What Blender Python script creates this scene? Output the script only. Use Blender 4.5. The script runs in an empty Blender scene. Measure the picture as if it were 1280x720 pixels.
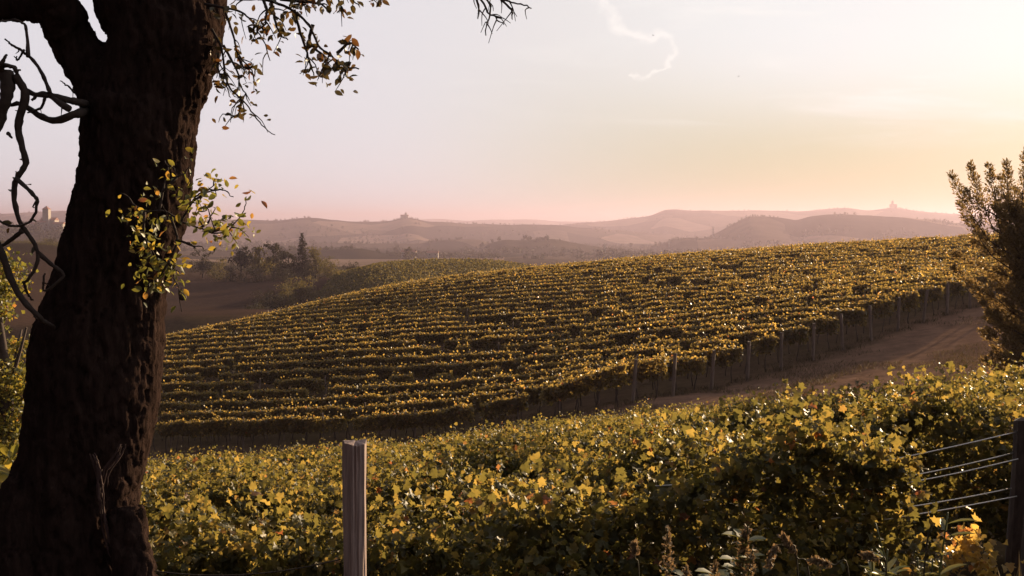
import bpy, math, random
import numpy as np
from mathutils import Vector
R = math.radians
rng = np.random.default_rng(7)
random.seed(7)
sc = bpy.context.scene
COL = sc.collection

# ------------------------------------------------------------------ camera, sky, sun, exposure
F = 1280 * 35 / 36          # focal length in pixels of a 1280 wide frame
HZ = 280.0                  # pixel row of the level horizon
cam_d = bpy.data.cameras.new('camera'); cam_d.lens = 35; cam_d.sensor_width = 36
cam_d.clip_start = 0.05; cam_d.clip_end = 40000
cam = bpy.data.objects.new('camera', cam_d); COL.objects.link(cam)
PITCH = math.atan((360 - HZ) / F)
cam.rotation_euler = (R(90) - PITCH, 0, 0)
sc.camera = cam

SUN_AZ, SUN_EL = 40.0, 10.3
sd = bpy.data.lights.new('sun', 'SUN'); sd.energy = 5.0; sd.angle = R(0.5); sd.color = (1.0, 0.75, 0.47)
sun = bpy.data.objects.new('sun', sd); COL.objects.link(sun)
sv = Vector((math.sin(R(SUN_AZ)) * math.cos(R(SUN_EL)), math.cos(R(SUN_AZ)) * math.cos(R(SUN_EL)), math.sin(R(SUN_EL))))
sun.rotation_euler = sv.to_track_quat('Z', 'Y').to_euler()

world = bpy.data.worlds.new('World'); sc.world = world; world.use_nodes = True
wt = world.node_tree; wt.nodes.clear()
def wn(t, **k):
    n = wt.nodes.new(t)
    for a, b in k.items(): setattr(n, a, b)
    return n
def wl(a, b): wt.links.new(a, b)
def wmath(op, a, b=None, clamp=False):
    n = wn('ShaderNodeMath', operation=op, use_clamp=clamp)
    for i, v in enumerate((a, b)):
        if v is None: continue
        if isinstance(v, (int, float)): n.inputs[i].default_value = v
        else: wl(v, n.inputs[i])
    return n.outputs[0]
def wmix(f, a, b, mode='MIX'):
    n = wn('ShaderNodeMix', data_type='RGBA', blend_type=mode)
    for i, v in ((0, f), (6, a), (7, b)):
        if isinstance(v, (int, float)): n.inputs[i].default_value = v
        elif isinstance(v, tuple): n.inputs[i].default_value = v + (1,)
        else: wl(v, n.inputs[i])
    return n.outputs[2]
def wramp(v, *stops):
    n = wn('ShaderNodeMapRange', interpolation_type='SMOOTHSTEP')
    n.inputs[1].default_value, n.inputs[2].default_value = stops
    wl(v, n.inputs[0]); return n.outputs[0]
sky = wn('ShaderNodeTexSky', sky_type='NISHITA', sun_disc=False)
sky.sun_elevation = R(SUN_EL); sky.sun_rotation = R(SUN_AZ); sky.altitude = 300
sky.air_density = 1.0; sky.dust_density = 2.5; sky.ozone_density = 1.0
tc = wn('ShaderNodeTexCoord'); sep = wn('ShaderNodeSeparateXYZ'); wl(tc.outputs['Generated'], sep.inputs[0])
ax = wmath('DIVIDE', sep.outputs[0], wmath('MAXIMUM', sep.outputs[1], 0.05))
az_ = wmath('DIVIDE', sep.outputs[2], wmath('MAXIMUM', sep.outputs[1], 0.05))
# thin high veil of cloud: evens the sky out, pale lilac away from the sun, cream towards it
dn = wn('ShaderNodeVectorMath', operation='DOT_PRODUCT'); wl(tc.outputs['Generated'], dn.inputs[0]); dn.inputs[1].default_value = sv
cosang = dn.outputs['Value']
veil = wmix(wramp(cosang, 0.6, 0.97), (6.23, 6.07, 6.48), (6.56, 6.48, 6.23))
veil = wmix(wramp(cosang, 0.36, -0.1), veil, (1.23, 1.19, 1.43))
low = wramp(az_, 0.20, 0.02)
veil = wmix(wmath('MULTIPLY', low, wramp(cosang, 0.66, 0.94)), veil, (4.10, 4.05, 2.40))
hi = wmath('MULTIPLY', wramp(az_, 0.07, 0.2), wramp(cosang, 0.78, 0.94))
veil = wmix(hi, veil, (6.81, 6.97, 7.13))
base = wmix(0.95, sky.outputs[0], veil)
# cirrus streaks
mp = wn('ShaderNodeCombineXYZ'); wl(wmath('MULTIPLY', ax, 2.2), mp.inputs[0]); wl(wmath('MULTIPLY', az_, 17.0), mp.inputs[1])
nz = wn('ShaderNodeTexNoise'); nz.inputs['Scale'].default_value = 1.6; nz.inputs['Detail'].default_value = 7; nz.inputs['Roughness'].default_value = 0.6; nz.inputs['Distortion'].default_value = 0.6
wl(mp.outputs[0], nz.inputs['Vector'])
cir = wmath('MULTIPLY', wramp(nz.outputs[0], 0.48, 0.78), wmath('MULTIPLY', wramp(az_, 0.04, 0.14), wramp(ax, -0.25, 0.35)))
base = wmix(wmath('MULTIPLY', cir, 0.8), base, (7.87, 7.63, 7.38))
# a drifted vapour trail
def S(px, py): return ((px - 640) / F, (HZ - py) / F)
trail = [S(738, -8), S(760, 22), S(775, 40), S(803, 50), S(832, 56), S(842, 66), S(828, 84), S(792, 104)]
nw = wn('ShaderNodeTexNoise'); nw.inputs['Scale'].default_value = 44; nw.inputs['Detail'].default_value = 8; wl(tc.outputs['Generated'], nw.inputs['Vector'])
wsep = wn('ShaderNodeSeparateColor'); wl(nw.outputs['Color'], wsep.inputs[0])
qx = wmath('ADD', ax, wmath('MULTIPLY', wmath('SUBTRACT', wsep.outputs[0], 0.5), 0.034))
qy = wmath('ADD', az_, wmath('MULTIPLY', wmath('SUBTRACT', wsep.outputs[1], 0.5), 0.034))
best = None
for k, ((x0, y0), (x1, y1)) in enumerate(zip(trail, trail[1:])):
    dx, dy = x1 - x0, y1 - y0; L2 = dx * dx + dy * dy
    px_, py_ = wmath('SUBTRACT', qx, x0), wmath('SUBTRACT', qy, y0)
    t_ = wmath('DIVIDE', wmath('ADD', wmath('MULTIPLY', px_, dx), wmath('MULTIPLY', py_, dy)), L2, clamp=True)
    ex, ey = wmath('SUBTRACT', px_, wmath('MULTIPLY', t_, dx)), wmath('SUBTRACT', py_, wmath('MULTIPLY', t_, dy))
    d_ = wmath('SQRT', wmath('ADD', wmath('MULTIPLY', ex, ex), wmath('MULTIPLY', ey, ey)))
    d_ = wmath('MULTIPLY', d_, (.7, .7, .8, 0.75, 1.1, 1.8, 2.4)[k])
    best = d_ if best is None else wmath('MINIMUM', best, d_)
tr = wmath('MULTIPLY', wmath('MULTIPLY', wramp(best, 0.0066, 0.0), 0.6), wramp(wsep.outputs[2], 0.25, 0.55))
base = wmix(tr, base, (8.53, 8.04, 7.71))
bg = wn('ShaderNodeBackground'); bg.inputs[1].default_value = 0.05; wl(base, bg.inputs[0])
wo = wn('ShaderNodeOutputWorld'); wl(bg.outputs[0], wo.inputs[0])

vs = sc.view_settings; vs.view_transform = 'Standard'; vs.look = 'None'; vs.gamma = 1; vs.exposure = 1.35
cy = sc.cycles
cy.use_denoising = True; cy.max_bounces = 8; cy.diffuse_bounces = 3; cy.glossy_bounces = 2; cy.transmission_bounces = 4
cy.volume_bounces = 1; cy.sample_clamp_indirect = 4.0; cy.caustics_reflective = False; cy.caustics_refractive = False

# ------------------------------------------------------------------ helpers
def tag(o, label=None, cat=None, group=None, kind=None):
    if label: o['label'] = label
    if cat: o['category'] = cat
    if group: o['group'] = group
    if kind: o['kind'] = kind
    return o
def empty(name, loc, label=None, cat=None, group=None):
    o = bpy.data.objects.new(name, None); COL.objects.link(o); o.location = loc; o.empty_display_size = 0.2
    return tag(o, label, cat, group)
def link(name, me, parent=None, mat=None):
    if mat is not None and not me.materials: me.materials.append(mat)
    o = bpy.data.objects.new(name, me); COL.objects.link(o)
    if parent is not None: o.parent = parent
    return o
def raw_mesh(name, V, Fc, mat=None, tint=None, smooth=False):
    """V (n,3), Fc (m,k) constant polygon size."""
    V = np.ascontiguousarray(V, np.float32); Fc = np.ascontiguousarray(Fc, np.int32)
    m, k = Fc.shape
    me = bpy.data.meshes.new(name)
    me.vertices.add(len(V)); me.vertices.foreach_set('co', V.ravel())
    me.loops.add(m * k); me.loops.foreach_set('vertex_index', Fc.ravel())
    me.polygons.add(m); me.polygons.foreach_set('loop_start', np.arange(0, m * k, k, dtype=np.int32))
    me.polygons.foreach_set('loop_total', np.full(m, k, np.int32))
    if smooth: me.polygons.foreach_set('use_smooth', np.ones(m, bool))
    if tint is not None:
        a = me.attributes.new('tint', 'FLOAT', 'FACE'); a.data.foreach_set('value', np.ascontiguousarray(tint, np.float32))
    me.update(calc_edges=True)
    if mat is not None: me.materials.append(mat)
    return me
def norm(a): return a / np.maximum(np.linalg.norm(a, axis=-1, keepdims=True), 1e-9)
KITE_V = np.array([(0, 0, 0), (.42, .45, .13), (0, 1, 0), (-.42, .45, .13)], float)
KITE_F = np.array([(0, 1, 2), (0, 2, 3)])
OVAL_V = np.array([(0, 0, 0), (.2, .2, .06), (.27, .45, .1), (.18, .75, .05), (0, 1, -.08), (-.18, .75, .05), (-.27, .45, .1), (-.2, .2, .06), (0, .5, 0)], float)
OVAL_F = np.array([(8, 0, 1), (8, 1, 2), (8, 2, 3), (8, 3, 4), (8, 4, 5), (8, 5, 6), (8, 6, 7), (8, 7, 0)])
_go = [(0, 0), (.22, -.08), (.5, .12), (.36, .3), (.56, .55), (.28, .58), (.2, .8), (0, 1.0), (-.2, .8), (-.28, .58), (-.56, .55), (-.36, .3), (-.5, .12), (-.22, -.08)]
GRAPE_V = np.array([(x, y, .26 * abs(x) - .42 * (y - .4) ** 2 + .09 * math.sin(9 * x + 5 * y)) for x, y in _go] + [(0, .38, .0)], float)
GRAPE_F = np.array([(14, i, (i + 1) % 14) for i in range(14)])
def leaf_arrays(P, N, T, S_, tv, tf):
    """instances of a leaf template baked into one mesh: P points, N normals, T tip directions, S_ sizes."""
    N = norm(N); T = norm(T - N * np.sum(T * N, -1, keepdims=True)); B = np.cross(T, N)
    n, k = len(P), len(tv)
    s = np.asarray(S_, float).reshape(n, 1, 1)
    V = P[:, None, :] + s * (B[:, None, :] * tv[None, :, 0:1] + T[:, None, :] * tv[None, :, 1:2] + N[:, None, :] * tv[None, :, 2:3])
    Fc = tf[None] + (np.arange(n) * k)[:, None, None]
    return V.reshape(-1, 3), Fc.reshape(-1, tf.shape[1])
def leaf_mesh(name, P, N, T, S_, tv, tf, mat, tint=None):
    V, Fc = leaf_arrays(P, N, T, S_, tv, tf)
    if tint is None: tint = rng.random(len(P))
    return raw_mesh(name, V, Fc, mat, np.repeat(tint, len(tf)))
def rand_dirs(n): return norm(rng.normal(size=(n, 3)))
class Tubes:
    def __init__(s): s.V, s.F, s.n = [], [], 0
    def add(s, pts, rad, sides=6):
        pts = np.asarray(pts, float); rad = np.broadcast_to(np.asarray(rad, float), (len(pts),))
        tg = np.gradient(pts, axis=0) if len(pts) > 2 else np.repeat(pts[1:] - pts[:1], 2, 0)
        tg = norm(tg)
        ref = np.array((0.31, 0.87, 0.38)); 
        a = norm(np.cross(tg, ref)); b = np.cross(tg, a)
        ang = np.arange(sides) * 2 * np.pi / sides
        ring = pts[:, None] + rad[:, None, None] * (a[:, None] * np.cos(ang)[None, :, None] + b[:, None] * np.sin(ang)[None, :, None])
        m = len(pts); V = ring.reshape(-1, 3)
        Fq = []
        for i in range(m - 1):
            for j in range(sides):
                Fq.append((i * sides + j, i * sides + (j + 1) % sides, (i + 1) * sides + (j + 1) % sides, (i + 1) * sides + j))
        V = np.vstack([V, pts[:1], pts[-1:]])
        c0, c1 = len(V) - 2, len(V) - 1
        for j in range(sides):
            j2 = (j + 1) % sides
            Fq.append((c0, j2, j, j)); Fq.append((c1, (m - 1) * sides + j, (m - 1) * sides + j2, (m - 1) * sides + j2))
        s.V.append(V); s.F += [tuple(q + s.n for q in f) for f in Fq]; s.n += len(V)
    def build(s, name, mat, parent=None, smooth=True):
        me = bpy.data.meshes.new(name)
        me.from_pydata(np.vstack(s.V).tolist(), [], [tuple(dict.fromkeys(f)) for f in s.F]); me.update()
        if smooth: me.polygons.foreach_set('use_smooth', np.ones(len(me.polygons), bool))
        return link(name, me, parent, mat)
def spline(pts, n):
    """Catmull-Rom resampling of a polyline (any width)."""
    p = np.asarray(pts, float)
    if len(p) == 2: return p[0] + (p[1] - p[0]) * np.linspace(0, 1, n)[:, None]
    q = np.vstack([2 * p[0] - p[1], p, 2 * p[-1] - p[-2]])
    t = np.linspace(0, len(p) - 1 - 1e-6, n); i = t.astype(int); u = (t - i)[:, None]
    a, b, c, d = q[i], q[i + 1], q[i + 2], q[i + 3]
    return .5 * (2 * b + (c - a) * u + (2 * a - 5 * b + 4 * c - d) * u ** 2 + (3 * b - a - 3 * c + d) * u ** 3)
def hash3(i, j, k):
    h = (i * 374761393 + j * 668265263 + k * 2147483647 + 12345) & 0xffffffff
    h = ((h ^ (h >> 13)) * 1274126177) & 0xffffffff
    return ((h ^ (h >> 16)) & 0xffff) / 65535.0
def vnoise(P):
    P = np.asarray(P, float); I = np.floor(P).astype(np.int64); f = P - I; f = f * f * (3 - 2 * f)
    r = 0
    for a in (0, 1):
        for b in (0, 1):
            for c in (0, 1):
                w = (f[..., 0] if a else 1 - f[..., 0]) * (f[..., 1] if b else 1 - f[..., 1]) * (f[..., 2] if c else 1 - f[..., 2])
                r = r + w * hash3(I[..., 0] + a, I[..., 1] + b, I[..., 2] + c)
    return r - .5
def fbm(P, o=4):
    P = np.asarray(P, float); r = 0; a = 1.
    for _ in range(o): r = r + a * vnoise(P); P = P * 2.03 + 17.1; a *= .5
    return r
def sstep(a, b, x):
    t = np.clip((x - a) / (b - a), 0, 1); return t * t * (3 - 2 * t)

# ------------------------------------------------------------------ terrain heights (camera eye at z = 0)
class TPS:
    def __init__(s, X, Z, lam=0.0):
        s.X = np.asarray(X, float); n, d = s.X.shape
        K = s.phi(np.linalg.norm(s.X[:, None] - s.X[None], axis=-1)) + lam * np.eye(n)
        Pm = np.hstack([np.ones((n, 1)), s.X])
        A = np.block([[K, Pm], [Pm.T, np.zeros((d + 1, d + 1))]])
        s.w = np.linalg.solve(A, np.concatenate([np.asarray(Z, float), np.zeros(d + 1)])); s.n = n
    @staticmethod
    def phi(r): return np.where(r > 1e-9, r * r * np.log(np.maximum(r, 1e-9)), 0)
    def __call__(s, Q):
        Q = np.asarray(Q, float); out = np.empty(len(Q))
        for i in range(0, len(Q), 20000):
            q = Q[i:i + 20000]
            out[i:i + 20000] = s.phi(np.linalg.norm(q[:, None] - s.X[None], axis=-1)) @ s.w[:s.n] + s.w[s.n] + q @ s.w[s.n + 1:]
        return out
near_pts = np.array([
 (0,0,-1.65),(-3,0,-1.6),(3,0,-1.5),(0,-10,-1.2),(-14,-8,-1.8),(14,-8,-.8),(0,3.5,-1.95),(-1.5,3.3,-1.95),(3,4,-1.6),
 (-2.2,6.2,-3.45),(0,6.2,-3.2),(2.0,6.2,-2.95),(3.3,6.3,-2.75),(7,7,-2.3),(-8,8,-4.3),(-3,8.5,-4.0),(0,8.5,-3.65),(3.4,8.5,-3.15),
 (-4.2,12,-4.8),(0,12,-4.35),(4.8,12,-3.6),(0,20,-5.95),(-7,20,-6.6),(8,20,-4.95),(-10.5,30,-8.8),(0,30,-7.8),(18,20,-4.0),(10.8,27,-6.25),(12.9,25,-5.55),(20,30,-4.7),(-.6,38,-9.5),(-14,40,-11.25),(5.5,36,-8.1),
 (-20,50,-13.3),(-13,46,-12.0),(-28,42,-12.3),(-34,62,-15.5),(-22,60,-14.1),(-1.9,48,-10.7),(5.5,44.5,-8.1),(9.36,47.6,-8.05),
 (15.3,52.4,-7.3),(21.8,57.2,-6.25),(28.6,62,-5.26),(24,48,-6.2),(16,40,-6.5),
 (-28.5,78.3,-14.0),(-33.9,93,-13.9),(-39,107,-14.1),(-7.4,51.2,-11.8),(-11,76,-11.1),(-14.7,101,-10.4),(-18.2,126,-10.1),(-27.7,115,-12.0),
 (0,80,-9.3),(0,125,-7.5),(15.7,75,-7.0),(25,120,-5.1),(36,80,-4.8),(49.5,110,-3.05),
 (-48,145,-23),(-22,162,-19),(0,165,-17),(32,158,-13),(68,150,-9),(60,60,-3),(40,40,-4.0),(75,100,-1.5),
 (-75,60,-18),(-75,110,-20),(-45,20,-9),(-25,12,-5.2),(40,5,-1.5),(-50,-20,-6),(60,-20,0)], float)
NEAR = TPS(near_pts[:, :2], near_pts[:, 2], 0.02)
far_pts = [  # (u, distance, v): how far below the level line, in pixels, the land lies
 (-900,130,190),(-435,130,190),(0,130,150),(300,130,110),(560,130,75),(900,130,50),
 (-900,200,120),(-640,200,110),(-435,210,138),(-250,210,135),(0,200,120),(300,200,85),(600,200,60),(900,200,45),
 (-900,330,50),(-640,330,44),(-500,330,58),(-350,330,70),(-200,330,68),(100,330,74),(500,330,70),(900,330,50),
 (-640,430,22),(-560,430,26),(-450,430,50),(-235,275,72),(-170,280,57),(-100,285,54),(-20,285,57),(40,285,66),
 (-640,600,40),(-350,560,52),(-200,520,56),(0,520,64),(300,520,66),(900,500,50),
 (-900,1000,30),(-600,1000,30),(-350,1000,44),(-100,1000,46),(100,1000,50),(400,1000,50),(900,1000,40),
 (-900,2200,22),(-300,2200,28),(0,2200,30),(300,2200,32),(900,2200,30),
 (-900,5000,14),(0,5000,14),(900,5000,14),(-900,12000,5),(0,12000,5),(900,12000,5)]
far_pts = np.array(far_pts, float)
FU = 300.0
FAR = TPS(np.column_stack([far_pts[:, 0] / FU, np.log(far_pts[:, 1])]), far_pts[:, 2], 0.002)
ridges = [  # distance, softness, crest as pixels (x, y)
 (9500, .16, [(-400,277),(0,276),(200,278),(400,279),(520,275),(545,273),(580,276),(620,274),(660,274),(720,277),(900,280),(1700,280)]),
 (5200, .26, [(-400,275),(0,268),(45,265),(80,263),(130,268),(220,275),(300,277),(600,283),(700,281),(760,276),(812,270.5),(825,264),(834,261.5),(852,262.5),(900,263),(940,262.5),(1000,264.5),(1060,259.5),(1085,264),(1100,262),(1115,258.5),(1130,261),(1148,265),(1200,268),(1300,272),(1700,270)]),
 (3900, .30, [(-400,290),(150,284),(220,276),(300,274.5),(345,276),(368,273.5),(382,271.5),(400,272.5),(440,277),(485,276.5),(500,273),(516,272.5),(532,277),(600,279.5),(700,281.5),(800,290),(900,296),(1700,296)]),
 (2700, .20, [(-400,320),(700,322),(800,322),(880,300),(905,286),(922,277),(936,270),(952,269),(978,273),(995,276),(1012,270),(1035,268),(1085,269),(1140,273),(1200,279),(1300,284),(1700,285)]),
 (2300, .17, [(-400,315),(300,306),(430,303),(520,304),(555,299.5),(580,298.5),(600,299),(615,305),(640,312),(700,318),(780,318),(820,308),(842,299),(858,297),(875,299),(905,297),(980,296),(1100,300),(1700,300)]),
 (1900, .16, [(-400,330),(560,322),(590,312),(615,303),(632,298.5),(650,300),(668,299),(692,298.5),(705,301),(740,307),(775,313),(820,320),(1700,330)]),
 (1250, .17, [(-400,320),(380,312),(430,311),(450,310),(480,316),(505,322),(560,327),(640,331),(1700,335)]),
 (1400, .10, [(-400,330),(690,334),(715,325),(740,319.5),(752,318.5),(768,321),(800,328),(860,335),(1700,335)]),
 (1500, .20, [(-400,290),(0,285),(40,285),(70,286),(100,290),(160,305),(300,320),(1700,340)]),
]
def terrain(x, y):
    x = np.atleast_1d(np.asarray(x, float)); y = np.atleast_1d(np.asarray(y, float))
    r = np.hypot(x, y); az = np.arctan2(x, y)
    ye = np.maximum(r * np.cos(az), r * .45)
    u = np.clip(F * np.tan(np.clip(az, -.75, .75)), -1150, 1150)
    yl = np.maximum(ye, 60.)
    v = FAR(np.column_stack([np.clip(u, -900, 900) / FU, np.log(np.clip(yl, 120, 12500))]))
    for d, w, cr in ridges:
        cr = np.array(cr, float)
        gu = np.arange(-1200., 1201., 2.); gv = np.interp(gu, cr[:, 0] - 640, cr[:, 1] - HZ)
        kr = np.exp(-(np.arange(-10, 11) * 2 / 7.) ** 2); gv = np.convolve(np.pad(gv, 10, 'edge'), kr / kr.sum(), 'valid')
        sh = 14 * fbm(np.column_stack([x / (d * .05), y / (d * .09), x * 0 + 5]), 2) * np.clip(np.abs(np.log(yl) - math.log(d)) / w * 1.5, 0, 1.5)
        vr = np.interp(u + sh, gu, gv)
        vr = vr + 1.1 * fbm(np.column_stack([u * .035, u * 0, np.full_like(u, d * .01)]), 3)
        k = (np.log(yl) - math.log(d)) / w
        vr = vr + 26 * (1 - np.exp(-k * k)) + 9 * np.abs(k)
        vr = vr + 2.0 * fbm(np.column_stack([x / (d * .03), y / (d * .06), x * 0 + d]), 3) * np.clip(np.abs(k) * 2, 0, 1)
        h = np.clip(.5 + .5 * (v - vr) / 6., 0, 1)
        v = v * (1 - h) + vr * h - 1.5 * h * (1 - h)
    zf = -v * yl / F
    zf = zf + 1.2 * fbm(np.column_stack([x / 60, y / 60, x * 0]), 3) * sstep(150, 300, r)
    w = np.maximum(sstep(128, 168, y), sstep(70, 125, np.abs(x)))
    w = np.maximum(w, sstep(-12, -40, y))
    zn = np.full_like(x, -10.)
    m = w < 1
    if m.any(): zn[m] = NEAR(np.column_stack([x[m], y[m]]))
    return zn * (1 - w) + zf * w + .05 * fbm(np.column_stack([x * .9, y * .9, x * 0]), 3)
def tz(x, y): return float(terrain(x, y)[0])
def at(px, py, d):
    """the point in the place that lies d metres out along the view at a photo position"""
    return np.array(((px - 640) / F * d, d, (HZ - py) / F * d))

# ------------------------------------------------------------------ materials
def material(name):
    m = bpy.data.materials.new(name); m.use_nodes = True; nt = m.node_tree; nt.nodes.clear()
    out = nt.nodes.new('ShaderNodeOutputMaterial'); return m, nt, out
def ramp_node(nt, fac, stops, interp='LINEAR'):
    r = nt.nodes.new('ShaderNodeValToRGB'); r.color_ramp.interpolation = interp
    el = r.color_ramp.elements
    while len(el) < len(stops): el.new(.5)
    for e, (p, c) in zip(el, stops): e.position = p; e.color = c + (1,)
    nt.links.new(fac, r.inputs[0]); return r.outputs[0]
def leaf_mat(name, stops, trans=.45, tcol=2.6, rough=.45, spec=.4):
    m, nt, out = material(name); L = nt.links.new
    a = nt.nodes.new('ShaderNodeAttribute'); a.attribute_name = 'tint'
    col = ramp_node(nt, a.outputs['Fac'], stops)
    p = nt.nodes.new('ShaderNodeBsdfPrincipled'); L(col, p.inputs['Base Color']); p.inputs['Roughness'].default_value = rough
    p.inputs['Specular IOR Level'].default_value = spec
    t = nt.nodes.new('ShaderNodeBsdfTranslucent')
    mul = nt.nodes.new('ShaderNodeMix'); mul.data_type = 'RGBA'; mul.blend_type = 'MULTIPLY'; mul.inputs[0].default_value = 1
    L(col, mul.inputs[6]); mul.inputs[7].default_value = (tcol * 1.2, tcol, tcol * .78, 1); mul.clamp_result = False
    L(mul.outputs[2], t.inputs[0])
    mx = nt.nodes.new('ShaderNodeMixShader'); mx.inputs[0].default_value = trans
    L(p.outputs[0], mx.inputs[1]); L(t.outputs[0], mx.inputs[2]); L(mx.outputs[0], out.inputs[0])
    return m
def rough_mat(name, c0, c1, scale=(6, 6, 6), bump=.4, dist=.02, rough=.9, spec=.2, detail=6):
    m, nt, out = material(name); L = nt.links.new
    tcn = nt.nodes.new('ShaderNodeTexCoord'); mp_ = nt.nodes.new('ShaderNodeMapping'); mp_.inputs['Scale'].default_value = scale
    L(tcn.outputs['Object'], mp_.inputs[0])
    n = nt.nodes.new('ShaderNodeTexNoise'); n.inputs['Scale'].default_value = 1; n.inputs['Detail'].default_value = detail; n.inputs['Roughness'].default_value = .65
    L(mp_.outputs[0], n.inputs['Vector'])
    col = ramp_node(nt, n.outputs[0], [(.3, c0), (.7, c1)])
    p = nt.nodes.new('ShaderNodeBsdfPrincipled'); L(col, p.inputs['Base Color']); p.inputs['Roughness'].default_value = rough; p.inputs['Specular IOR Level'].default_value = spec
    b = nt.nodes.new('ShaderNodeBump'); b.inputs['Strength'].default_value = bump; b.inputs['Distance'].default_value = dist
    L(n.outputs[0], b.inputs['Height']); L(b.outputs[0], p.inputs['Normal']); L(p.outputs[0], out.inputs[0])
    return m
M = {}
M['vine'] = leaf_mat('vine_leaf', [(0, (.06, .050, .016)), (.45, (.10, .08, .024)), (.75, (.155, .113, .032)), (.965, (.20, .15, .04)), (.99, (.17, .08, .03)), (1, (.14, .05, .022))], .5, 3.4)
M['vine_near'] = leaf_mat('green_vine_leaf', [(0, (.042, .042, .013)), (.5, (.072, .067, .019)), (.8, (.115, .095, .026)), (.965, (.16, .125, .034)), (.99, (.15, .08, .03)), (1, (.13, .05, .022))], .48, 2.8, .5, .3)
M['tree_leaf'] = leaf_mat('orchard_leaf', [(0, (.05, .06, .015)), (.6, (.10, .10, .02)), (.9, (.18, .14, .025)), (1, (.20, .07, .03))], .45, 2.4)
M['dry_leaf'] = leaf_mat('brown_orchard_leaf', [(0, (.04, .035, .016)), (.6, (.07, .055, .02)), (1, (.13, .06, .02))], .3, 1.6)
M['crown_dark'] = leaf_mat('dark_crown_leaf', [(0, (.018, .018, .009)), (.7, (.03, .027, .011)), (1, (.046, .04, .015))], .25, 1.6, .7, .15)
M['crown_light'] = leaf_mat('light_crown_leaf', [(0, (.045, .043, .018)), (.7, (.075, .066, .024)), (1, (.11, .09, .03))], .38, 2.1, .7, .15)
M['conifer'] = leaf_mat('conifer_needle', [(0, (.07, .054, .026)), (.7, (.105, .08, .036)), (1, (.15, .11, .05))], .5, 2.4, .6, .2)
M['weed'] = leaf_mat('weed_leaf', [(0, (.06, .075, .03)), (1, (.11, .11, .035))], .4, 2.0)
M['grass'] = leaf_mat('dry_grass_blade', [(0, (.06, .048, .026)), (.7, (.09, .07, .036)), (1, (.13, .10, .05))], .25, 1.3, .7, .2)
M['seed'] = leaf_mat('seed_head', [(0, (.16, .12, .07)), (1, (.26, .19, .11))], .25, 1.3, .7, .2)
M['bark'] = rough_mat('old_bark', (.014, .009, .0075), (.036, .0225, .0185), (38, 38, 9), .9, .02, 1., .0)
M['twig'] = rough_mat('twig_bark', (.025, .018, .015), (.055, .04, .032), (40, 40, 40), .5, .004)
M['wood_bare'] = rough_mat('bare_scar_wood', (.035, .021, .018), (.08, .048, .042), (60, 60, 8), .6, .004)
M['post'] = rough_mat('weathered_post_wood', (.16, .115, .10), (.40, .29, .25), (55, 55, 3.2), .8, .006, .85)
M['post_far'] = rough_mat('grey_post_wood', (.11, .08, .063), (.23, .17, .135), (30, 30, 4), .5, .006, .85)
M['vine_trunk'] = rough_mat('vine_trunk_bark', (.035, .025, .02), (.085, .06, .048), (40, 40, 12), .7, .006)
M['wall'] = rough_mat('old_plaster', (.28, .24, .20), (.36, .31, .26), (.4, .4, .4), .1, .02)
M['roof'] = rough_mat('clay_roof', (.20, .10, .07), (.28, .14, .10), (.8, .8, .8), .2, .02)
M['window'] = rough_mat('dark_window', (.03, .03, .035), (.05, .05, .05), (1, 1, 1), 0, .01, .3, .5)
M['steel'] = rough_mat('pylon_steel', (.16, .16, .16), (.22, .22, .22), (1, 1, 1), 0, .01, .6, .4)
M['bird'] = rough_mat('dark_feathers', (.02, .02, .02), (.04, .04, .04), (30, 30, 30), .1, .01)
m, nt, out = material('galvanised_wire'); p = nt.nodes.new('ShaderNodeBsdfPrincipled')
p.inputs['Base Color'].default_value = (.6, .57, .53, 1); p.inputs['Metallic'].default_value = .9; p.inputs['Roughness'].default_value = .5
nt.links.new(p.outputs[0], out.inputs[0]); M['wire'] = m
# ground: a painted base colour by land use (bare soil, grass, fields), roughened by noise, patchwork of fields far off
m, nt, out = material('ground_soil'); L = nt.links.new
a = nt.nodes.new('ShaderNodeAttribute'); a.attribute_name = 'land'
g = nt.nodes.new('ShaderNodeNewGeometry')
n1 = nt.nodes.new('ShaderNodeTexNoise'); n1.inputs['Scale'].default_value = 1.1; n1.inputs['Detail'].default_value = 9; n1.inputs['Roughness'].default_value = .72; L(g.outputs['Position'], n1.inputs['Vector'])
n2 = nt.nodes.new('ShaderNodeTexNoise'); n2.inputs['Scale'].default_value = .018; n2.inputs['Detail'].default_value = 5; L(g.outputs['Position'], n2.inputs['Vector'])
vo = nt.nodes.new('ShaderNodeTexVoronoi'); vo.inputs['Scale'].default_value = .0052; vo.inputs['Randomness'].default_value = 1.
mpv = nt.nodes.new('ShaderNodeMapping'); mpv.inputs['Scale'].default_value = (1, .45, 0.); L(g.outputs['Position'], mpv.inputs[0]); L(mpv.outputs[0], vo.inputs['Vector'])
vsep = nt.nodes.new('ShaderNodeSeparateColor'); L(vo.outputs['Color'], vsep.inputs[0])
patch = ramp_node(nt, vsep.outputs[0], [(0, (.035, .028, .02)), (.35, (.06, .046, .032)), (.6, (.09, .066, .05)), (.8, (.16, .115, .09)), (1, (.045, .037, .024))], 'CONSTANT')
mx = nt.nodes.new('ShaderNodeMix'); mx.data_type = 'RGBA'; L(a.outputs['Alpha'], mx.inputs[0]); L(a.outputs['Color'], mx.inputs[6]); L(patch, mx.inputs[7])
r1 = ramp_node(nt, n1.outputs[0], [(.25, (.55, .55, .55)), (.75, (1.4, 1.35, 1.3))]); r2 = ramp_node(nt, n2.outputs[0], [(.3, (.75, .78, .75)), (.7, (1.2, 1.15, 1.1))])
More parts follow.
